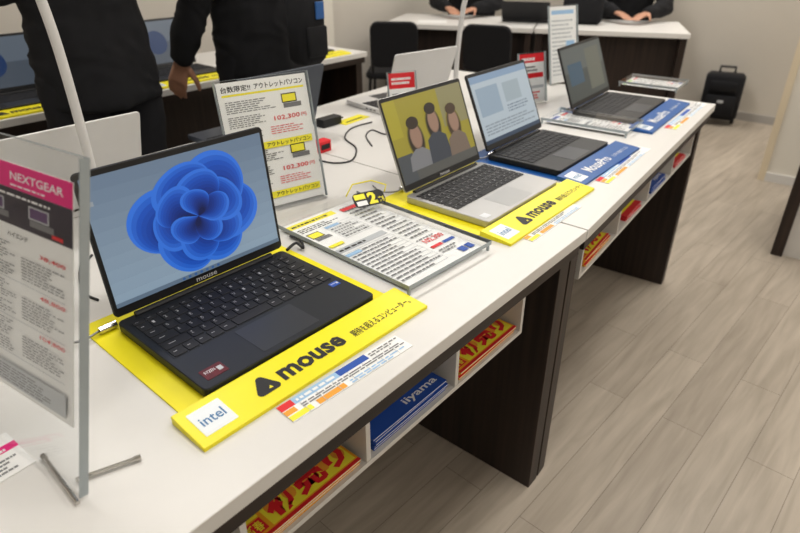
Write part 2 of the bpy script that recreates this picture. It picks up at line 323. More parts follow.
# displays -------------------------------------------------------------
def disp_ribbon(sh, mb):
    for i in range(10): sh.r(0, max(0, .9 - i * .1), 1, 1 - i * .1, scr('sky%d' % i, (.15 + .012 * i, .205 + .015 * i, .28 + .016 * i), .85))
    # plain stand-in picture: soft overlapping blue waves in a round cluster
    cx, cy = sh.x + sh.w * .53, sh.y + sh.h * .48; Rr = sh.h * .50; z = sh._z()
    NL = 12
    def col(f):
        a, b, c, d = (.035, .16, .60), (.012, .085, .44), (.005, .035, .24), (.002, .008, .07)
        st = [(0, a), (.15, b), (.5, c), (1, d)]
        for (f0, c0), (f1, c1_) in zip(st, st[1:]):
            if f <= f1: g = (f - f0) / (f1 - f0); return tuple(c0[i] + (c1_[i] - c0[i]) * g for i in range(3))
        return d
    pet = [(168, 1.05, 130, 38), (235, .98, 120, 42), (300, .92, 120, 36), (350, 1.02, 125, 40), (48, 1.08, 130, -36), (108, 1.0, 120, -40),
           (190, .80, 110, -44), (262, .74, 110, 44), (325, .78, 105, -40), (20, .86, 110, 44), (82, .80, 110, -42), (140, .76, 105, 44),
           (215, .55, 110, 46), (300, .50, 110, -46), (10, .56, 105, 46), (90, .50, 110, -46)]
    for th, L, sp, sk in pet:
        for j in range(NL):
            f = j / (NL - 1); z += .000005; sc = 1 - .66 * f; pts = []
            for q_ in range(33):
                ph = q_ / 32; r_ = Rr * L * sc * (math.sin(math.pi * ph) ** .36) * (1 + .07 * math.sin(2 * math.pi * ph + th))
                a_ = R(th + sk * f + (ph - .5) * sp * (1 - .45 * f))
                pts.append((cx + r_ * math.cos(a_) * 1.05, cy + r_ * math.sin(a_) * .95))
            mb.poly(pts[:-1], z, scr('rib%d' % j, col(f), .9))
    sh.z = z; sh.k = 0
    sh.r(0, 0, 1, .035, scr('taskbar', (.20, .28, .38), .5))
    for i in range(7): sh.r(.36 + i * .035, .008, .375 + i * .035, .028, scr('icon', (.05, .15, .4), .6))
    for i in range(2): sh.r(.015, .90 - i * .10, .035, .935 - i * .10, scr('icon2', (.45, .5, .55), .5))
def disp_people(sh, mb):
    Y = (.40, .34, .05)
    sh.r(0, 0, 1, 1, scr('yel', Y, .62)); sh.r(.66, .5, 1, 1, scr('pale', (.34, .31, .16), .6)); sh.r(.0, .55, .14, 1, scr('yel2', (.48, .41, .05), .6)); sh.r(0, 0, .18, .34, scr('greyd', (.10, .11, .12), .6)); sh.r(.18, .0, 1, .12, scr('greyd2', (.13, .13, .12), .6))
    def soft(u, v, rx, ry, c, bg):
        for s_, f in ((1.12, .35), (1.04, .7), (.95, 1)):
            cc = tuple(bg[i] + (c[i] - bg[i]) * f for i in range(3))
            mb.ell(sh.x + u * sh.w, sh.y + v * sh.h, rx * s_, ry * s_, sh._z(), scr('soft%.2f%.2f%.2f' % cc, cc, .6))
    for i, (u, v, s_) in enumerate(((.27, .55, 1), (.52, .66, .95), (.78, .58, .95))):
        r = .025 * s_; cl = [(.26, .26, .27), (.07, .08, .10), (.24, .18, .14)][i]; hr = [(.05, .035, .025), (.04, .03, .025), (.09, .055, .035)][i]
        soft(u, v - .08, r * 1.05, r * 1.5, hr, Y)
        z_ = sh._z(); X, Yv = sh.x + u * sh.w, sh.y + v * sh.h
        mb.poly([(X - r * 1.7, sh.y + sh.h * .12), (X + r * 1.7, sh.y + sh.h * .12), (X + r * 1.45, Yv - r * 1.9), (X + r * .5, Yv - r * 1.35), (X - r * .5, Yv - r * 1.35), (X - r * 1.45, Yv - r * 1.9)], z_, scr('coat%d' % i, cl, .6))
        soft(u + .005, v - .04, r * .72, r * 1.0, (.40, .25, .18), (.20, .13, .09))
        mb.ell(X, Yv + r * .95, r * .85, r * .55, sh._z(), scr('fringe%d' % i, hr, .6))
def disp_page(sh, mb):
    sh.r(0, 0, 1, 1, scr('page', (.50, .58, .64), .65)); sh.r(0, .9, 1, 1, scr('phead', (.30, .42, .58), .6)); sh.r(.05, .40, .42, .82, scr('ppic', (.36, .46, .56), .6)); sh.r(.0, .0, 1, .06, scr('taskbar2', (.05, .09, .16), .5))
    sh.r(.5, .5, .8, .8, scr('ppic2', (.42, .50, .55), .6)); sh.dash(.5, .35, .95, .48, 3, scr('ptext', (.28, .34, .42), .5)); sh.dash(.05, .12, .95, .3, 4, scr('ptext2', (.38, .44, .5), .5))
def disp_dark(sh, mb):
    sh.r(0, 0, 1, 1, scr('dk', (.06, .075, .075), .6)); sh.r(.0, .55, 1, 1, scr('dk2', (.11, .13, .13), .6)); sh.r(.55, .1, .92, .9, scr('dk3', (.16, .17, .14), .55)); sh.r(.08, .3, .42, .7, scr('dk4', (.04, .10, .16), .6))
def disp_blue(sh, mb):
    sh.r(0, 0, 1, 1, scr('bl', (.09, .11, .14), .6)); sh.r(0, .5, 1, 1, scr('bl2', (.14, .17, .21), .6)); mb.ell(sh.x + sh.w * .5, sh.y + sh.h * .5, sh.w * .16, sh.h * .28, sh._z(), scr('bl3', (.02, .05, .14), .6))
def disp_black(sh, mb):
    sh.r(0, 0, 1, 1, scr('bk', (.012, .013, .015), .5)); sh.r(.1, .3, .5, .7, scr('bk2', (.03, .035, .04), .5))
# promo mats ------------------------------------------------------------
def promo(label, loc, rz, Wd, m, D, kind, lx=.035, rx=.03, lo=.05, ro=.044, group=None):
    t = thing('promotional_mat', label, 'mat', loc, rz, group); hw = Wd / 2
    MB().rbox(-hw - lx, -.001, 0, hw + rx, D, .0022, .004, m, .0004).build('mat_sheet', t)
    x0, x1 = -hw - lo, hw + ro; Ls = x1 - x0
    mb = MB(); ys = (-.072, -.002); hz = (.006, .012)
    mb.add([(x0, ys[0], 0), (x1, ys[0], 0), (x1, ys[1], 0), (x0, ys[1], 0), (x0, ys[0], hz[0]), (x1, ys[0], hz[0]), (x1, ys[1], hz[1]), (x0, ys[1], hz[1])], [(3, 2, 1, 0), (4, 5, 6, 7), (0, 1, 5, 4), (1, 2, 6, 5), (2, 3, 7, 6), (3, 0, 4, 7)], m)
    strip = mb.build('front_strip', t, bevel=.0008)
    Mx = Matrix.Translation((x0, ys[0], hz[0])) @ Matrix.Rotation(math.atan2(hz[1] - hz[0], ys[1] - ys[0]), 4, 'X'); dd = .07
    z = .0004
    mb = MB(Mx)
    if kind == 'yellow':
        a = Ls * .235; b = dd * .27; s_ = dd * .47; r_ = s_ * .18; pts = []
        for cx, cy, a0 in ((a + r_, b + r_, 150), (a + s_ * 1.05 - r_, b + r_, 270), (a + s_ * .56, b + s_ - r_, 30)):
            for i in range(7): q_ = R(a0 + 120 * i / 6); pts.append((cx + r_ * math.cos(q_), cy + r_ * math.sin(q_)))
        mb.poly(pts, z, INK)
        c_ = (a + s_ * .62, b + s_ * .24); mb.poly([(c_[0] - s_ * .08, c_[1] - s_ * .05), (c_[0] + s_ * .11, c_[1] - s_ * .08), (c_[0] + s_ * .05, c_[1] + s_ * .09)], z + .0002, m)
        mb.text(a + s_ * 1.28, dd * .31, Ls * .62, dd * .64, z, 'mouse', INK, .036)
        mb.text(Ls * .66, dd * .32, Ls * .97, dd * .54, z, '期待を超えるコンピューター。', INK, .008)
    else:
        mb.text(Ls * .24, dd * .26, Ls * .60, dd * .70, z, 'MousePro', WHT, .015); mb.text(Ls * .66, dd * .3, Ls * .93, dd * .48, z, 'ビジネス向けパソコン', WHT, .003)
    mb.build('lettering', strip)
    mb = MB(Mx); e = dd * .64; mb.rbox(Ls * .03, dd * .18, 0, Ls * .03 + e, dd * .18 + e, .0006, .001, mat('badge_pale', (.78, .82, .85), .4, var=.01), .0001, 1)
    mb.text(Ls * .03 + e * .14, dd * .18 + e * .32, Ls * .03 + e * .86, dd * .18 + e * .68, .0008, 'intel', mat('sticker_blue', (.03, .16, .36), .4, var=.01), .01); mb.build('sticker', strip)
    return t
ZM = H + .0022
o, a, w_ = frame((205, 391), (375, 294), ZM + .016); o.z = H
promo('yellow promotional mat with mouse lettering under the dark laptop nearest the camera', o, a, w_, YEL, .285, 'yellow')
laptop('open dark charcoal laptop showing a blue ribbon wallpaper, nearest the camera', (o.x, o.y, ZM), a, w_, .232, 6, NAVY, disp_ribbon, .222, True, sticker=[(-w_ / 2 + .014, .014, .032, .024, mat('red_black_sticker', (.12, .01, .012), .3, var=.5, scale=200), 'RYZEN'), (w_ / 2 - .03, .065, .018, .013, BLUEP, 'intel')], brand='mouse')
o, a, w_ = frame((489, 222), (558, 181), ZM + .016); o.z = H
promo('yellow promotional mat with mouse lettering under the silver laptop', o, a, w_, YEL, .27, 'yellow', lo=.035)
laptop('open silver laptop with black keys and a blurred yellow advert on screen', (o.x, o.y, ZM), a, w_, .215, 22, SILV, disp_people, .21, True, padm=PADS, sticker=[(-w_ / 2 + .012, .014, .02, .018, mat('sticker_pale', (.7, .72, .75)), None)], brand='mouse')
o, a, w_ = frame((560, 171), (609, 142), ZM + .016); o.z = H
promo('blue promotional mat with MousePro lettering, second from the aisle end of the counter', o, a, w_, BLUE, .26, 'blue', lo=.02)
laptop('open black laptop showing a pale blue web page, between the silver and farthest laptops', (o.x, o.y, ZM), a, w_, .205, 24, BLK, disp_page, .205, False)
o, a, w_ = frame((634, 121), (666, 99), ZM + .016); o.z = H
promo('blue promotional mat at the aisle end of the counter under the farthest black laptop', o, a, w_, BLUE, .25, 'blue')
laptop('open black laptop with a dark screen at the far end of the counter', (o.x, o.y, ZM), a, w_, .2, 22, BLK, disp_dark, .2, False)
def back_laptop(label, px, py, hz_, rz, body, Wd=.31, D=.21, lean=18):
    p = at(px, py, H + hz_); d = Vector((-math.sin(rz), math.cos(rz), 0))
    loc = p - d * (D + math.sin(R(lean)) * hz_); loc.z = H
    laptop(label, loc, rz, Wd, D, lean, body, disp_blue, (hz_ - .018) / math.cos(R(lean)), group='laptops facing the other side')
back_laptop('white laptop seen from behind at the left, near the clear poster stand', 62, 127, .205, WA + R(180), WPL)
back_laptop('dark grey laptop seen from behind, right of the outlet sale sign', 283, 71, .205, WA + R(180), GRPL, .30)
back_laptop('white laptop seen from behind, behind the silver laptop', 428, 50, .2, A2 + R(166), WPL, .27)
for i, (s, lab, dp) in enumerate(((.76, 'black laptop on the counter across the aisle, farthest left', disp_blue), (1.40, 'black laptop on the aisle counter between the two customers', disp_blue), (2.06, 'black laptop on the aisle counter right of the customer with the bag', disp_black))):
    p = sn(s, 2.29, H)
    promo(['yellow promotional mat on the counter across the aisle, farthest left', 'yellow promotional mat between the two customers', 'yellow promotional mat near the end of the counter across the aisle'][i], p, WA, .32, YEL, .25, 'yellow')
    laptop(lab, (p.x, p.y, ZM), WA, .32, .21, 18, BLK, dp, .2, False, group='laptops across the aisle')
# ------------------------------------------------------------------ flat cards
def flat_card(name, label, pl, pr, depth, draw, cover=True, group=None, rz=None, cat='price card', Wd=None, thick=.008):
    o, a, w_ = frame(pl, pr, H); a = rz if rz is not None else a; w_ = Wd or w_
    t = thing(name, label, cat, o, a, group)
    zp = .006 if cover else 0
    mb = MB(); mb.box(-w_ / 2, 0, zp + .0002, w_ / 2, depth, zp + .0012, PAPER); sh = Sheet(mb, -w_ / 2, 0, w_, depth, zp + .0012); draw(sh, mb); mb.build('paper_sheet', t)
    if cover:
        e = .010; z0 = zp + .0062; mb = MB(); mb.rbox(-w_ / 2 - e, -e, z0, w_ / 2 + e, depth + e, z0 + thick, .002, AC, .0006, 1); mb.build('acrylic_cover', t)
        mb = MB(); mb.rbox(-w_ / 2 - e, -e, .003, w_ / 2 + e, depth + e, zp, .002, AC, .0004, 1); mb.build('acrylic_backing', t)
        for x in (-w_ / 2 - e + .004, w_ / 2 + e - .004):
            for y in (-e + .004, depth + e - .004): MB().tube([(x, y, 0), (x, y, z0 + .0001)], .003, ACE, 8).build('spacer', t)
        for x0_, y0_, x1_, y1_ in ((-w_ / 2 - e, -e - .0006, w_ / 2 + e, -e), (w_ / 2 + e, -e, w_ / 2 + e + .0006, depth + e), (-w_ / 2 - e - .0006, -e, -w_ / 2 - e, depth + e)):
            MB().box(x0_, y0_, z0, x1_, y1_, z0 + thick, ACE).build('acrylic_edge', t)
    return t
def small_laptop_print(sh, u, v, w_, h_, lid=INK, scrn=None):
    sh.r(u, v + h_ * .35, u + w_ * .8, v + h_, lid); sh.r(u + w_ * .05, v + h_ * .42, u + w_ * .75, v + h_ * .93, scrn or YELP); sh.r(u + w_ * .05, v, u + w_, v + h_ * .32, GRY)
def price_draw(accent):
    def f(sh, mb):
        sh.r(.03, .92, .6, .975, accent); sh.dash(.06, .935, .5, .96, 1, INK, .7)
        sh.dash(.05, .84, .55, .90, 3, INK, .45); small_laptop_print(sh, .05, .70, .18, .11)
        sh.grid(.28, .62, .62, .82, 2, 6, LGR); sh.dash(.30, .635, .60, .82, 6, GRY, .4); sh.r(.28, .79, .45, .815, LBL)
        sh.r(.03, .50, .62, .55, LGR); sh.dash(.05, .515, .55, .54, 1, INK, .7); sh.grid(.03, .06, .62, .48, 3, 12, LGR); sh.dash(.05, .065, .60, .485, 12, GRY, .35); sh.r(.03, .44, .2, .47, LBL)
        sh.grid(.66, .34, .97, .98, 2, 14, LGR); sh.dash(.68, .35, .95, .98, 14, GRY, .35); sh.r(.66, .90, .97, .94, RED); sh.t(.70, .24, .95, .29, '102,300', RED, .01); sh.dash(.66, .30, .95, .32, 1, GRY, .5)
        sh.r(.66, .18, .80, .205, RED); sh.r(.82, .18, .97, .205, BLUEP); sh.r(.80, .04, .88, .09, BLUEP); sh.r(.90, .04, .97, .09, BLUEP); sh.dash(.66, .11, .95, .16, 2, GRY, .5); sh.r(.04, .58, .2, .61, accent)
    return f
flat_card('price_card', 'large price card under a clear acrylic plate, right of the nearest laptop', (414, 294), (478, 249), .345, price_draw(YELP), rz=R(47), Wd=.208)
flat_card('price_card', 'price card under clear acrylic between the two blue mats', (618, 143), (643, 121), .25, price_draw(BLUEP), rz=A2, Wd=.14)
flat_card('price_card', 'yellow and green price card behind the farthest laptop', (668, 96), (690, 82), .2, price_draw(mat('green_print', (.35, .6, .1), .5)), rz=A2, Wd=.16)
def edge_draw(sh, mb):
    sh.r(0, .66, .10, 1, RED); sh.r(.10, .66, .45, 1, LBL); sh.r(.45, .66, .7, 1, BLUEP)
    sh.r(0, .36, .08, .62, ORG); sh.r(0, .04, .16, .3, YELP); sh.r(.2, .04, .42, .3, ORG); sh.dash(.12, .36, .98, .6, 2, GRY); sh.dash(.46, .04, .98, .3, 2, LBL); sh.dash(.72, .68, .98, .95, 2, GRY); sh.dash(.12, .74, .6, .92, 1, WHT, .7)
    for i in range(1, 8): sh.r(i / 8 - .002, 0, i / 8 + .002, .64, LGR)
G = 'spec strips along the counter edge'
flat_card('spec_strip', 'long printed spec strip on the counter edge in front of the nearest laptop', (294, 423), (413, 346), .036, edge_draw, False, G, cat='label strip')
flat_card('spec_strip', 'printed spec strip on the counter edge in front of the silver laptop', (533, 242), (582, 207), .034, edge_draw, False, G, cat='label strip')
flat_card('spec_strip', 'printed spec strip on the counter edge in front of the MousePro lettering', (609, 184), (651, 149), .034, edge_draw, False, G, cat='label strip')
flat_card('spec_strip', 'printed spec strip at the aisle end of the counter', (676, 130), (707, 104), .036, edge_draw, False, G, cat='label strip')
# ------------------------------------------------------------------ standing signs
def stand_sign(name, label, loc, rz, Wd, Ht, lean, draw, metal=None, m=.004, group=None, cat='sign', pb=0.0, px=0.0):
    t = thing(name, label, cat, loc, rz, group); M = Matrix.Translation((0, 0, .004)) @ Matrix.Rotation(R(90 - lean), 4, 'X')
    mb = MB(M); mb.rbox(-Wd / 2 - m, 0, -.0034, Wd / 2 + m, Ht + m * 2, -.0012, .002, AC, .0003, 1); mb.build('acrylic_panel', t)
    mb = MB(M); mb.rbox(-Wd / 2 - m, 0, .0045, Wd / 2 + m, Ht + m * 2, .0060, .002, AC, .0003, 1); mb.build('acrylic_panel', t)
    for x in (-Wd / 2 - m, Wd / 2 + m): MB(M).box(x - .0006, 0, -.0034, x + .0006, Ht + m * 2, .0062, ACE).build('acrylic_edge', t)
    MB(M).box(-Wd / 2 - m, Ht + m * 2 - .0006, -.0034, Wd / 2 + m, Ht + m * 2 + .0002, -.0012, ACE).build('acrylic_edge', t)
    mb = MB(M); mb.box(-Wd / 2 + px, m + pb, -.0008, Wd / 2 + px, m + Ht, .0001, PAPER); draw(Sheet(mb, -Wd / 2 + px, m + pb, Wd, Ht - pb, .0001), mb); mb.build('poster', t)
    if metal:
        inv = (Matrix.Translation(loc) @ Matrix.Rotation(rz, 4, 'Z')).inverted()
        for A_, B_ in metal:
            a_, b_ = inv @ at(*A_, H + .004), inv @ at(*B_, H + .004); d_ = (b_ - a_).normalized()
            mb = MB(); mb.tube([a_, b_], .0026, CHR, 10); mb.tube([b_ - d_ * .004, b_ + d_ * .003], .0034, CHR, 12); mb.build('foot_rod', t, smooth=False)
    else:
        mb = MB(); mb.rbox(-Wd / 2 - m, -.01, 0, Wd / 2 + m, .09, .003, .002, AC, .0003, 1); mb.build('foot', t)
    return t
def outlet_draw(sh, mb):
    sh.t(.04, .925, .36, .97, '台数限定!!', INK, .02); sh.t(.40, .925, .96, .97, 'アウトレットパソコン', INK, .02); sh.r(.04, .895, .96, .91, YELP)
    for b in (.52, .12):
        small_laptop_print(sh, .68, b + .235, .22, .11)
        sh.dash(.06, b + .25, .60, b + .345, 6, GRY, .4); sh.dash(.06, b + .14, .46, b + .23, 6, GRY, .4); sh.t(.56, b + .145, .86, b + .185, '102,300', RED, .008); sh.t(.88, b + .15, .94, b + .18, '円', RED, .0); sh.dash(.5, b + .05, .93, b + .12, 4, RED, .3); sh.dash(.06, b + .05, .4, b + .12, 5, GRY, .4)
    sh.r(.04, .465, .96, .52, YELP); sh.t(.08, .475, .36, .51, '台数限定!!', INK, .02); sh.t(.42, .475, .94, .51, 'アウトレットパソコン', INK, .02)
    sh.r(.04, .065, .96, .12, YELP); sh.t(.08, .075, .36, .11, '台数限定!!', INK, .02); sh.t(.42, .075, .94, .11, 'アウトレットパソコン', INK, .02)
o, a, w_ = frame((243, 218), (325, 197), H)
stand_sign('sale_sign', 'white and yellow outlet sale sign standing behind the nearest laptop', o, a, .196, .262, 12, outlet_draw)
def gear_draw(sh, mb):
    sh.r(0, .90, 1, 1, MAG); sh.t(.42, .935, .92, .968, 'NEXTGEAR', WHT, .015); sh.dash(.42, .912, .92, .925, 1, WHT, .5)
    sh.r(0, .75, 1, .90, PAD)
    for u in (.16, .60): small_laptop_print(sh, u, .775, .24, .08, LGR, mat('violet_print', (.12, .06, .16), .5))
    sh.r(.82, .76, .92, .775, RED); sh.dash(.3, .87, .9, .885, 1, WHT, .6)
    for i, b in enumerate((.53, .36, .19)):
        sh.t(.70, b + .125, .94, b + .144, ['38,400', '48,800', '104,800'][i], RED, .006); sh.dash(.08, b + .07, .46, b + .15, 7, GRY, .35); sh.dash(.52, b + .01, .93, b + .11, 8, GRY, .35); sh.dash(.08, b, .46, b + .06, 5, GRY, .35); sh.r(.06, b - .012, .94, b - .009, LGR)
    sh.t(.40, .705, .60, .725, 'ハイエンド', INK, .02); sh.r(.05, .03, .95, .13, LGR); sh.dash(.1, .04, .9, .12, 6, GRY, .4)
br = at(86, 498, H); dr = Vector((.845, -.534, 0)).normalized(); ar = math.atan2(dr.y, dr.x); wg = .185
stand_sign('poster_stand', 'clear acrylic poster stand with chrome rod feet and magenta NEXTGEAR header at the left edge', br - dr * (wg / 2 + .026), ar, wg, .300, 15.5, gear_draw, [((76, 480), (138, 458)), ((78, 503), (44, 457))], .026, cat='poster stand', pb=.045, px=.006)
def maga_draw(sh, mb): sh.r(0, .55, 1, .72, MAG); sh.dash(.1, .58, .8, .68, 1, WHT, .6); sh.dash(.08, .1, .9, .45, 4, GRY)
flat_card('info_card', 'white card with a magenta band lying at the left edge below the poster stand', (-28, 500), (36, 462), .075, maga_draw, False, cat='card')
def red_head(sh, mb): sh.r(0, .70, 1, 1, RED); sh.dash(.1, .78, .9, .94, 2, WHT, .6); sh.dash(.1, .1, .9, .66, 6, GRY, .4)
def stripes(sh, mb): sh.r(0, .82, 1, 1, RED); sh.dash(.1, .86, .9, .96, 1, WHT, .6); sh.r(.05, .5, .95, .6, RED); sh.dash(.08, .64, .9, .78, 2, GRY); sh.r(.05, .28, .95, .34, LGR); sh.dash(.08, .06, .9, .24, 3, RED, .5)
def list_draw(sh, mb): sh.r(.08, .90, .9, .95, LBL); sh.dash(.08, .1, .92, .86, 14, LGR, .4); sh.r(.6, .45, .92, .55, LBL)
stand_sign('small_sign', 'small white sign with a red header in front of the rear white laptop', at(405, 126, H), R(22), .085, .15, 12, red_head)
stand_sign('small_sign', 'small upright sign with grey and red stripes between the black laptops', at(533, 104, H), R(30), .11, .16, 12, stripes)
stand_sign('list_sign', 'tall white list sign standing behind the farthest black laptop', at(564, 84, H), A2 - R(24), .14, .28, 12, list_draw)
# ------------------------------------------------------------------ "2" tag on the price card
p = at(372, 206, H + .0206); t = thing('price_tag', 'black and yellow tag printed with a 2, on the large price card', 'tag', p, R(30))
M = Matrix.Translation((0, 0, .001)) @ Matrix.Rotation(R(40), 4, 'X'); mb = MB(M); mb.rbox(-.036, 0, 0, .036, .034, .0012, .010, INK, .0002, 4)
sh = Sheet(mb, -.036, 0, .072, .034, .0012); sh.r(.05, .54, .40, .9, YELP); sh.r(.07, .1, .40, .42, WHT); sh.t(.46, .10, .74, .92, '2', YELP, .05); sh.t(.78, .14, .95, .5, '割', YELP, .02); mb.build('tag_board', t)
MB().tube([(.035, .01, .022), (.045, .02, .032), (.02, .04, .04), (-.02, .05, .035), (-.045, .03, .02)], .0014, YEL, 6).build('loop', t, smooth=True)
# ------------------------------------------------------------------ booklets in the shelf boxes
def booklet(label, ct, lx, ly, z, w_, d_, kind, rot, group):
    loc = ct.matrix_basis @ Vector((lx, ly, z)); t = thing('booklet', label, 'booklet', loc, ct.rotation_euler.z + rot, group)
    mb = MB(); mb.box(-w_ / 2 + .001, .001, .0004, w_ / 2, d_ - .001, .0036, PAPER); mb.build('pages', t)
    mb = MB(); cm = {'sale': mat('deep_orange_print', (.88, .42, .02), .45), 'blue': BLUEP, 'red': RED}[kind]; mb.box(-w_ / 2, 0, .0036, w_ / 2, d_, .0042, cm); mb.box(-w_ / 2, 0, 0, w_ / 2, d_, .0004, cm); mb.box(-w_ / 2 - .0006, 0, 0, -w_ / 2, d_, .0042, cm)
    sh = Sheet(mb, -w_ / 2, 0, w_, d_, .0042)
    if kind == 'sale':
        sh.r(0, 0, 1, .03, RED); sh.r(.20, .04, .98, .30, YELP)
        for k in range(5): mb.ell(sh.x + sh.w * (.28 + .16 * k), sh.y + sh.h * .17, sh.w * .05, sh.h * .06, sh._z(), ORG)
        sh.t(.23, .05, .96, .285, '初売り', RED, .05); sh.r(.02, .05, .17, .16, RED); sh.t(.035, .06, .155, .15, '新春', YELP, .02); sh.r(.02, .17, .17, .21, YELP); sh.dash(.02, .22, .17, .28, 3, RED, .5); sh.r(0, .31, 1, .36, RED); sh.dash(.05, .32, .95, .35, 1, YELP, .7); sh.dash(.03, .38, .97, .46, 3, RED, .5); sh.r(0, .5, 1, 1, RED)
    elif kind == 'blue':
        sh.t(.50, .04, .95, .13, 'iiyama', WHT, .02); sh.r(.05, .17, .95, .178, WHT); sh.dash(.08, .20, .9, .27, 3, WHT, .35); sh.r(.05, .32, .95, .33, LBL); sh.r(.1, .4, .6, .8, LBL)
    else: sh.r(0, .1, 1, .2, YELP); sh.t(.08, .24, .9, .5, '初売り', YELP, .03); sh.dash(.1, .7, .9, .9, 3, WHT)
    mb.build('cover', t); return t
def stack(ct, bx0, bx1, n, i, kind, cnt, gl, wk=.045, dk=.2, off=0, jit=2, yj=.004, y0=.032):
    w = (bx1 - bx0) / n; cx = bx0 + w * (i + .5) + off
    for k in range(cnt):
        booklet(gl, ct, cx + random.uniform(-.003, .003), y0 + random.uniform(0, yj), ZB + .0092 + k * .0046, w - wk, dk, kind, R(random.uniform(-jit, jit)), gl + ' stack')
b1 = (.235 - S1c, .895 - S1c, 3)
random.seed(11)
stack(c1, *b1, 0, 'sale', 3, 'yellow and red new year sale booklet in the nearest shelf compartment', .03, jit=.8); stack(c1, *b1, 1, 'blue', 5, 'blue brochure in the middle compartment of the near counter', .04, jit=1.2, yj=.006); stack(c1, *b1, 2, 'sale', 3, 'red and yellow booklet in the third compartment, left of the dark end panel', .035, jit=.8)
b2 = (.085, L2 - .10, 4)
stack(c2, *b2, 0, 'sale', 4, 'red and yellow booklet in the first compartment of the far counter', .10, .18, .0); stack(c2, *b2, 1, 'red', 3, 'red booklet in the second compartment of the far counter', .14, .18, .02); stack(c2, *b2, 2, 'blue', 4, 'blue brochure in the third compartment of the far counter', .12, .18, .0); stack(c2, *b2, 3, 'red', 3, 'red booklet in the compartment nearest the aisle end', .14, .18, 0)
# ------------------------------------------------------------------ cable poles and cables
def smooth_path(pts, n=8):
    P = [Vector(p) for p in pts]; out = []
    for i in range(len(P) - 1):
        a, b, c, d = P[max(i - 1, 0)], P[i], P[i + 1], P[min(i + 2, len(P) - 1)]
        for k in range(n):
            t = k / n; out.append(.5 * ((2 * b) + (c - a) * t + (2 * a - 5 * b + 4 * c - d) * t * t + (3 * b - a - 3 * c + d) * t ** 3))
    return out + [P[-1]]
p = at(106, 232, H); t = thing('cable_pole', 'white cable tube rising from the counter behind the nearest laptop', 'cable tube', p)
MB().tube(smooth_path([(0, 0, .004), (.004, 0, .15), (.0, 0, .35), (-.02, .0, .6), (-.02, 0, 1.2), (0, 0, 1.97)]), .0085, WPL, 12).build('tube', t, smooth=True); MB().tube([(0, 0, 0), (0, 0, .012)], .022, WPL, 20).build('foot', t)
p = at(455, 104, H); t = thing('cable_pole', 'white cable tube rising behind the silver laptop', 'cable tube', p)
MB().tube(smooth_path([(0, 0, .004), (.0, 0, .15), (.012, 0, .3), (.04, .0, .5), (.06, 0, 1.2), (.06, 0, 1.97)]), .0085, WPL, 12).build('tube', t, smooth=True); MB().tube([(0, 0, 0), (0, 0, .012)], .022, WPL, 20).build('foot', t)
def cable(label, pix, r, m, z=H, name='cable'):
    pts = [at(x, y, z + r + (h or 0)) for x, y, h in pix]; o0 = pts[0].copy(); o0.z = z
    ob = MB().tube(smooth_path([q_ - o0 for q_ in pts], 6), r, m, 8).build(name, None, smooth=True); ob.location = o0
    return tag(ob, label, 'cable')
cable('black cable snaking across the counter right of the red box', [(318, 160, 0), (335, 163, 0), (352, 160, 0), (356, 148, 0), (345, 138, 0), (352, 128, 0), (372, 122, 0)], .0022, BLK)
cable('black cable looping toward the silver laptop', [(372, 146, 0), (366, 136, 0), (372, 130, 0), (384, 134, 0), (398, 134, 0)], .002, BLK)
cable('thin black cable behind the clear poster stand', [(98, 300, 0), (84, 292, 0), (80, 270, 0), (92, 255, 0)], .0022, BLK)
def lock(label, px, py, z, rz, curve):
    t = thing('security_lock', label, 'lock', at(px, py, z), rz)
    mb = MB(); mb.tube([(-.012, 0, .006), (.014, 0, .006)], .0058, CHR, 14); mb.build('lock_head', t, smooth=False)
    MB().tube(smooth_path(curve), .0019, mat('steel_cable', (.28, .28, .28), .35, .7), 8).build('steel_cable', t, smooth=True)
lock('chrome cable lock at the left side of the nearest laptop', 108, 331, H + .0024, WA, [(-.012, 0, .006), (-.04, -.004, .006), (-.06, .02, .003), (-.05, .06, .002), (-.02, .09, .002)])
lock('chrome cable lock at the left side of the silver laptop', 404, 190, H + .0024, WA, [(-.012, 0, .006), (-.03, 0, .005), (-.045, .03, .002), (-.03, .07, .002)])
lock('chrome cable lock at the left side of the web page laptop', 490, 157, H + .0024, WA, [(-.012, 0, .006), (-.03, 0, .005), (-.045, .03, .002), (-.03, .07, .002)])
cable('short black plug cable at the right hinge of the nearest laptop', [(287, 250, .008), (296, 243, .006), (303, 248, .002), (300, 240, .0), (290, 236, .0)], .0028, BLK, H + .0022)
t = thing('small_box', 'small red box lying right of the outlet sale sign', 'box', at(326, 152, H), WA); MB().rbox(-.022, 0, 0, .022, .03, .03, .002, RED, .0006, 1).build('carton', t); MB().box(-.016, -.0004, .008, .016, 0, .022, INK).build('printed_label', t)
t = thing('power_adapter', 'black power adapter on the counter by the cables', 'adapter', at(333, 126, H), WA); MB().rbox(-.04, 0, 0, .04, .035, .025, .004, BLK, .001, 2).build('housing', t); MB().tube([(.04, .017, .012), (.06, .017, .012)], .003, BLK).build('strain_relief', t)
t = thing('yellow_tent_card', 'small yellow card on the rear edge of the counter left of the rear white laptop', 'card', at(358, 121, H), A2); MB().box(-.06, 0, 0, .06, .045, .002, YEL).build('card_sheet', t); MB().box(-.04, .012, .002, .04, .018, .0024, INK).build('lettering', t)
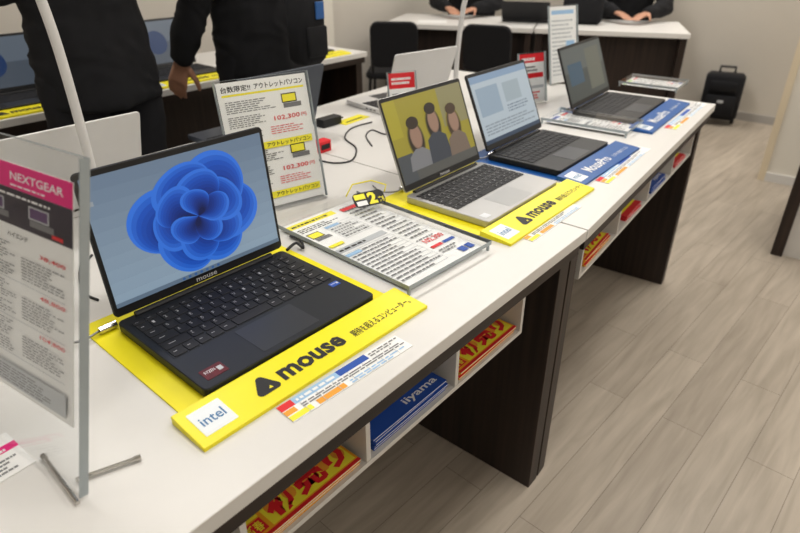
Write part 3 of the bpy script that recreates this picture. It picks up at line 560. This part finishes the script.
# ------------------------------------------------------------------ people
def loft(mb, secs, m, n=20):
    mb.rings([[(cx + rx * math.cos(q), cy + ry * math.sin(q), z) for q in [2 * math.pi * k / n for k in range(n)]] for cx, cy, z, rx, ry in secs], m)
def hand(mb, wr, dirv, palm_n, side, m, curl=.5):
    d = Vector(dirv).normalized(); nrm = Vector(palm_n).normalized(); nrm = (nrm - d * nrm.dot(d)).normalized(); x = d.cross(nrm) * side
    wr = Vector(wr)
    for k in (-.022, -.007, .007, .022): mb.cap(wr + d * .01 + x * k * .6, wr + d * .082 + x * k, .013, .0115, m, 8)
    for k, L in ((-.027, .062), (-.009, .075), (.009, .080), (.027, .070)):
        p = wr + d * .086 + x * k; dd = d.copy(); rr = .0082
        for seg, f in enumerate((.45, .32, .25)):
            dd = (dd + nrm * curl * .55).normalized(); e = p + dd * L * f; mb.cap(p, e, rr, rr * .92, m, 8); p = e; rr *= .92
    p = wr + d * .03 + x * .03; dd = (d * .75 + x * .6 + nrm * .3).normalized(); e = p + dd * .045; mb.cap(p, e, .0125, .010, m, 8); mb.cap(e, e + (dd + d * .6 + nrm * .2).normalized() * .032, .010, .0088, m, 8)
def person(label, loc, rz, J, group=None, far=False, kx=1.0):
    t = thing('person', label, 'person', loc, rz, group)
    pe, ch, ne, hd = [Vector(J[k]) for k in ('pelvis', 'chest', 'neck', 'head')]
    def torso(mb, g, m, low=0.0):
        secs = []
        for f, rx, ry in ((-.10 - low, .162, .125), (0, .160, .122), (.25, .146, .110), (.5, .142, .108), (.8, .160, .118), (1.0, .175, .112), (1.12, .15, .09), (1.2, .07, .065)):
            c = pe.lerp(ch, f); secs.append((c.x, c.y, c.z, rx * kx + g, ry + g))
        loft(mb, secs, m)
    mb = MB(); torso(mb, -.018, SKIN); mb.cap(ch.lerp(ne, .3), ne.lerp(hd, .6), .055, .052, SKIN)
    mb.sph(hd, .076, .094, .112, SKIN, 20, 14); mb.sph(hd + Vector((0, .03, -.05)), .052, .058, .06, SKIN)
    mb.cap(hd + Vector((0, .09, .005)), hd + Vector((0, .108, -.028)), .008, .013, SKIN, 8); mb.cap(hd + Vector((-.018, .088, -.058)), hd + Vector((.018, .088, -.058)), .007, .007, SKIN, 8)
    for sx in (-1, 1): mb.sph(hd + Vector((sx * .077, .0, -.005)), .01, .02, .032, SKIN, 8, 6)
    for sx, sd in ((-1, 'l'), (1, 'r')):
        sh_, el, wr, ft = [Vector(J[k + sd]) for k in ('sh_', 'el_', 'wr_', 'hd_')]
        mb.cap(sh_, el, .036, .030, SKIN); mb.cap(el, wr, .030, .024, SKIN); hand(mb, wr, ft - wr, J.get('pn_' + sd, (-sx, 0, 0)), J.get('ts_' + sd, 1), SKIN, J.get('curl', .5))
        hp, kn, an = [Vector(J[k + sd]) for k in ('hip_', 'kn_', 'an_')]; mb.cap(hp, kn, .068, .048, SKIN); mb.cap(kn, an, .046, .036, SKIN); mb.cap(an, an + Vector((0, .12, -.04)), .036, .028, SKIN)
    mb.build('body', t, remesh=.008 if far else .0055)
    mb = MB(); torso(mb, .012, CLO, .16)
    for sx, sd in ((-1, 'l'), (1, 'r')):
        sh_, el, wr = [Vector(J[k + sd]) for k in ('sh_', 'el_', 'wr_')]
        mb.cap(ch.lerp(ne, .2), sh_, .085, .072, CLO); mb.cap(sh_, el, .068, .056, CLO); mb.cap(el, wr.lerp(el, .04), .056, .042, CLO)
    mb.tube([ne + Vector((0, 0, -.05)), ne + Vector((0, 0, .01))], .066, CLO, 16)
    mb.build('jacket', t, remesh=.012 if far else .009, wrinkle=.013)
    mb = MB()
    for sd in ('l', 'r'):
        hp, kn, an = [Vector(J[k + sd]) for k in ('hip_', 'kn_', 'an_')]; mb.cap(hp, kn, .090, .068, TRO); mb.cap(kn, an.lerp(kn, .05), .066, .054, TRO)
    loft(mb, [(pe.x, pe.y, pe.z - .1, .148, .112), (pe.x, pe.y, pe.z + .06, .146, .110)], TRO)
    mb.build('trousers', t, remesh=.012, wrinkle=.009)
    for sd in ('l', 'r'):
        an = Vector(J['an_' + sd]); mb = MB(); mb.cap(an + Vector((0, -.03, -.045)), an + Vector((0, .15, -.055)), .042, .036, SHOE); mb.box(an.x - .042, an.y - .075, 0, an.x + .042, an.y + .185, .018, SHOE); mb.cap(an, an + Vector((0, 0, -.05)), .05, .045, SHOE); mb.build('shoe', t, remesh=.008)
    mb = MB(); mb.sph(hd + Vector((0, -.016, .022)), .088, .098, .112, HAIR, 20, 14)
    mb.build('hair', t, smooth=True)
    for sx in (-1, 1):
        e = MB(); e.sph(hd + Vector((sx * .03, .082, .006)), .012, .010, .009, mat('eye_white', (.7, .7, .7), .2)); e.sph(hd + Vector((sx * .03, .0895, .006)), .0055, .004, .0055, INK); e.build('eye', t, smooth=True)
    return t
ST_ = dict(pelvis=(0, 0, .93), chest=(0, .0, 1.36), neck=(0, .0, 1.47), head=(0, .03, 1.62), sh_l=(-.175, 0, 1.38), sh_r=(.175, 0, 1.38), el_l=(-.235, -.02, 1.10), el_r=(.235, -.02, 1.10), wr_l=(-.245, .05, .86), wr_r=(.245, .05, .86), hd_l=(-.245, .08, .76), hd_r=(.245, .08, .76), hip_l=(-.082, 0, .88), hip_r=(.082, 0, .88), kn_l=(-.09, .015, .48), kn_r=(.09, .015, .48), an_l=(-.095, -.01, .092), an_r=(.095, -.01, .092))
J1 = dict(ST_); J1.update(el_l=(-.19, .02, 1.14), wr_l=(-.10, .24, 1.18), hd_l=(-.03, .30, 1.2), el_r=(.19, .02, 1.14), wr_r=(.10, .24, 1.17), hd_r=(.03, .31, 1.16), pn_l=(0, 0, -1), pn_r=(0, 0, -1))
person('standing person in a black jacket seen from behind, left of the pair in the aisle', sn(.80, 1.80), WA, J1, kx=.95)
J2 = dict(ST_); J2.update(el_l=(-.21, .0, 1.11), wr_l=(-.245, .10, .88), hd_l=(-.258, .14, .79), pn_l=(.7, .5, 0), wr_r=(.12, .24, 1.16), hd_r=(.05, .3, 1.16), el_r=(.19, .02, 1.14), pn_r=(0, 0, -1), ts_l=1)
person('standing person in a black coat with one hand hanging and a bag at the hip', sn(1.38, 1.80), WA, J2, kx=.95)
t = thing('shoulder_bag', 'black shoulder bag with a blue tag hanging at the hip of the right standing customer', 'bag', sn(1.37, 1.545, .87), WA)
mb = MB(); mb.rbox(-.055, -.05, 0, .055, .04, .22, .03, CLO, .02, 4); mb.build('bag_body', t, smooth=True); MB().rbox(-.04, -.063, .03, .04, -.048, .12, .012, CLO, .004, 3).build('pocket', t, smooth=True)
for sx in (-.04, .04): MB().tube(smooth_path([(sx, .0, .21), (sx, .02, .40), (sx, .09, .56), (sx, .20, .61), (sx, .34, .54)]), .009, CLO, 8).build('strap', t, smooth=True)
MB().rbox(.0, -.057, .14, .035, -.05, .19, .003, mat('blue_tag', (.03, .12, .35), .4), .001, 2).build('tag', t)
# ------------------------------------------------------------------ far desk, chairs, seated people
A = at(383, 23, .72); B = at(691, 34, .72); dd = (B - A); af = math.atan2(dd.y, dd.x); LF = dd.length
fd = Vector((-math.sin(af), math.cos(af), 0)); fw = dd.normalized()
def desk(label, x0, x1):
    t = thing('consultation_desk', label, 'desk', A + fw * x0 - Vector((0, 0, .72)), af); L = x1 - x0
    MB().box(0, 0, .69, L, .62, .72, WT).build('desktop', t, bevel=.002)
    MB().box(.01, .02, 0, .05, .60, .69, DW).build('end_panel', t); MB().box(L - .05, .02, 0, L - .01, .60, .69, DW).build('end_panel', t)
    MB().box(.05, .10, .03, L - .05, .12, .69, DW).build('modesty_panel', t); return t
xm = LF * .52
desk('white topped dark consultation desk at the back, left one of the pair', 0, xm - .005); desk('white topped dark consultation desk at the back, right one nearer the suitcase', xm + .005, LF)
def chair(label, loc, rz, bw=.17):
    t = thing('office_chair', label, 'chair', loc, rz)
    MB().rbox(-.19, -.19, .42, .19, .19, .46, .05, CHF, .012, 4).build('seat', t)
    M = Matrix.Translation((0, -.19, .50)) @ Matrix.Rotation(R(98), 4, 'X')
    MB(M).rbox(-bw, 0, -.015, bw, .28, .015, .05, CHF, .008, 4).build('backrest', t)
    for sx in (-1, 1):
        MB().tube([(sx * .14, -.17, .44), (sx * .14, -.205, .54)], .010, BLK).build('back_bracket', t)
        for sy in (-1, 1): MB().tube([(sx * .16, sy * .15, .43), (sx * .18, sy * .18, 0)], .010, BLK).build('leg', t)
    return t
def dpos(x, y): return A + fw * x + fd * y - Vector((0, 0, .72))
chair('black chair pulled up in front of the left end of the back desk', dpos(.14, -.16), af + R(12), .15)
chair('black chair in front of the middle of the back desk', dpos(.80, -.16), af - R(8), .15)
chair('black chair behind the back desk under the left seated person', dpos(.45, .84), af + math.pi)
chair('black chair behind the back desk under the right seated person', dpos(1.62, .84), af + math.pi)
SE = dict(pelvis=(0, 0, .575), chest=(0, .06, .98), neck=(0, .07, 1.10), head=(0, .12, 1.24), sh_l=(-.175, .06, 1.01), sh_r=(.175, .06, 1.01), el_l=(-.23, .16, .81), el_r=(.23, .16, .81), wr_l=(-.10, .34, .785), wr_r=(.10, .34, .785), hd_l=(-.04, .44, .77), hd_r=(.04, .44, .77), pn_l=(0, 0, -1), pn_r=(0, 0, -1), curl=.2, hip_l=(-.09, .02, .57), hip_r=(.09, .02, .57), kn_l=(-.1, .40, .53), kn_r=(.1, .40, .53), an_l=(-.1, .40, .092), an_r=(.1, .40, .092))
person('seated person in black behind the left back desk, forearms on the desktop', dpos(.45, .80), af + math.pi, SE, far=True)
person('seated person in black behind the right back desk beside the black bag', dpos(1.62, .80), af + math.pi, SE, far=True)
laptop('dark laptop seen from behind on the middle of the back desk', tuple(dpos(.93, .50) + Vector((0, 0, .72))), af + math.pi, .32, .21, 40, BLK, disp_blue, .16)
t = thing('handbag', 'black bag lying on the right back desk', 'bag', dpos(1.30, .26) + Vector((0, 0, .72)), af)
MB().rbox(-.13, 0, 0, .13, .13, .20, .03, CLO, .025, 5).build('bag_body', t, smooth=True); MB().tube(smooth_path([(-.06, .06, .19), (-.05, .05, .26), (.05, .05, .26), (.06, .06, .19)]), .008, CLO).build('handle', t, smooth=True)
t = thing('document', 'white sheet of paper on the left back desk', 'paper', dpos(.32, .1) + Vector((0, 0, .7201)), af + .2); MB().box(-.1, 0, 0, .1, .14, .001, PAPER).build('paper_sheet', t)
# suitcase
p = at(714, 125, 0); t = thing('suitcase', 'black soft suitcase standing on the floor by the back wall', 'suitcase', p, R(-28))
mb = MB(); mb.rbox(-.13, 0, .04, .13, .17, .36, .035, CLO, .02, 4); mb.build('case_body', t, smooth=True); MB().rbox(-.10, -.03, .07, .10, .0, .22, .02, CLO, .01, 3).build('pocket', t, smooth=True); MB().rbox(-.09, -.02, .24, .09, .0, .32, .02, CLO, .008, 3).build('pocket', t, smooth=True)
MB().tube([(-.05, .13, .35), (-.05, .13, .40), (.05, .13, .40), (.05, .13, .35)], .009, BLK).build('handle', t)
for sx in (-1, 1): MB().tube([(sx * .11 - .012, .1, .03), (sx * .11 + .012, .1, .03)], .03, BLK, 14).build('wheel', t)
MB().rbox(-.02, -.034, .17, .02, -.03, .19, .003, LGR, .001, 1).build('name_tag', t)
# right cabinet
p = at(770, 254, 0); t = thing('display_counter', 'dark edged white counter cut off by the right edge of the photo', 'counter', p, R(-38))
MB().box(0, 0, 0, .045, .6, .70, DW).build('end_panel', t); MB().box(.045, .02, .0, .9, .04, .70, WB).build('front_panel', t); MB().box(-.005, -.02, .70, .92, .62, .72, WT).build('worktop', t, bevel=.002); MB().box(.9, 0, 0, .92, .6, .70, DW).build('end_panel', t)
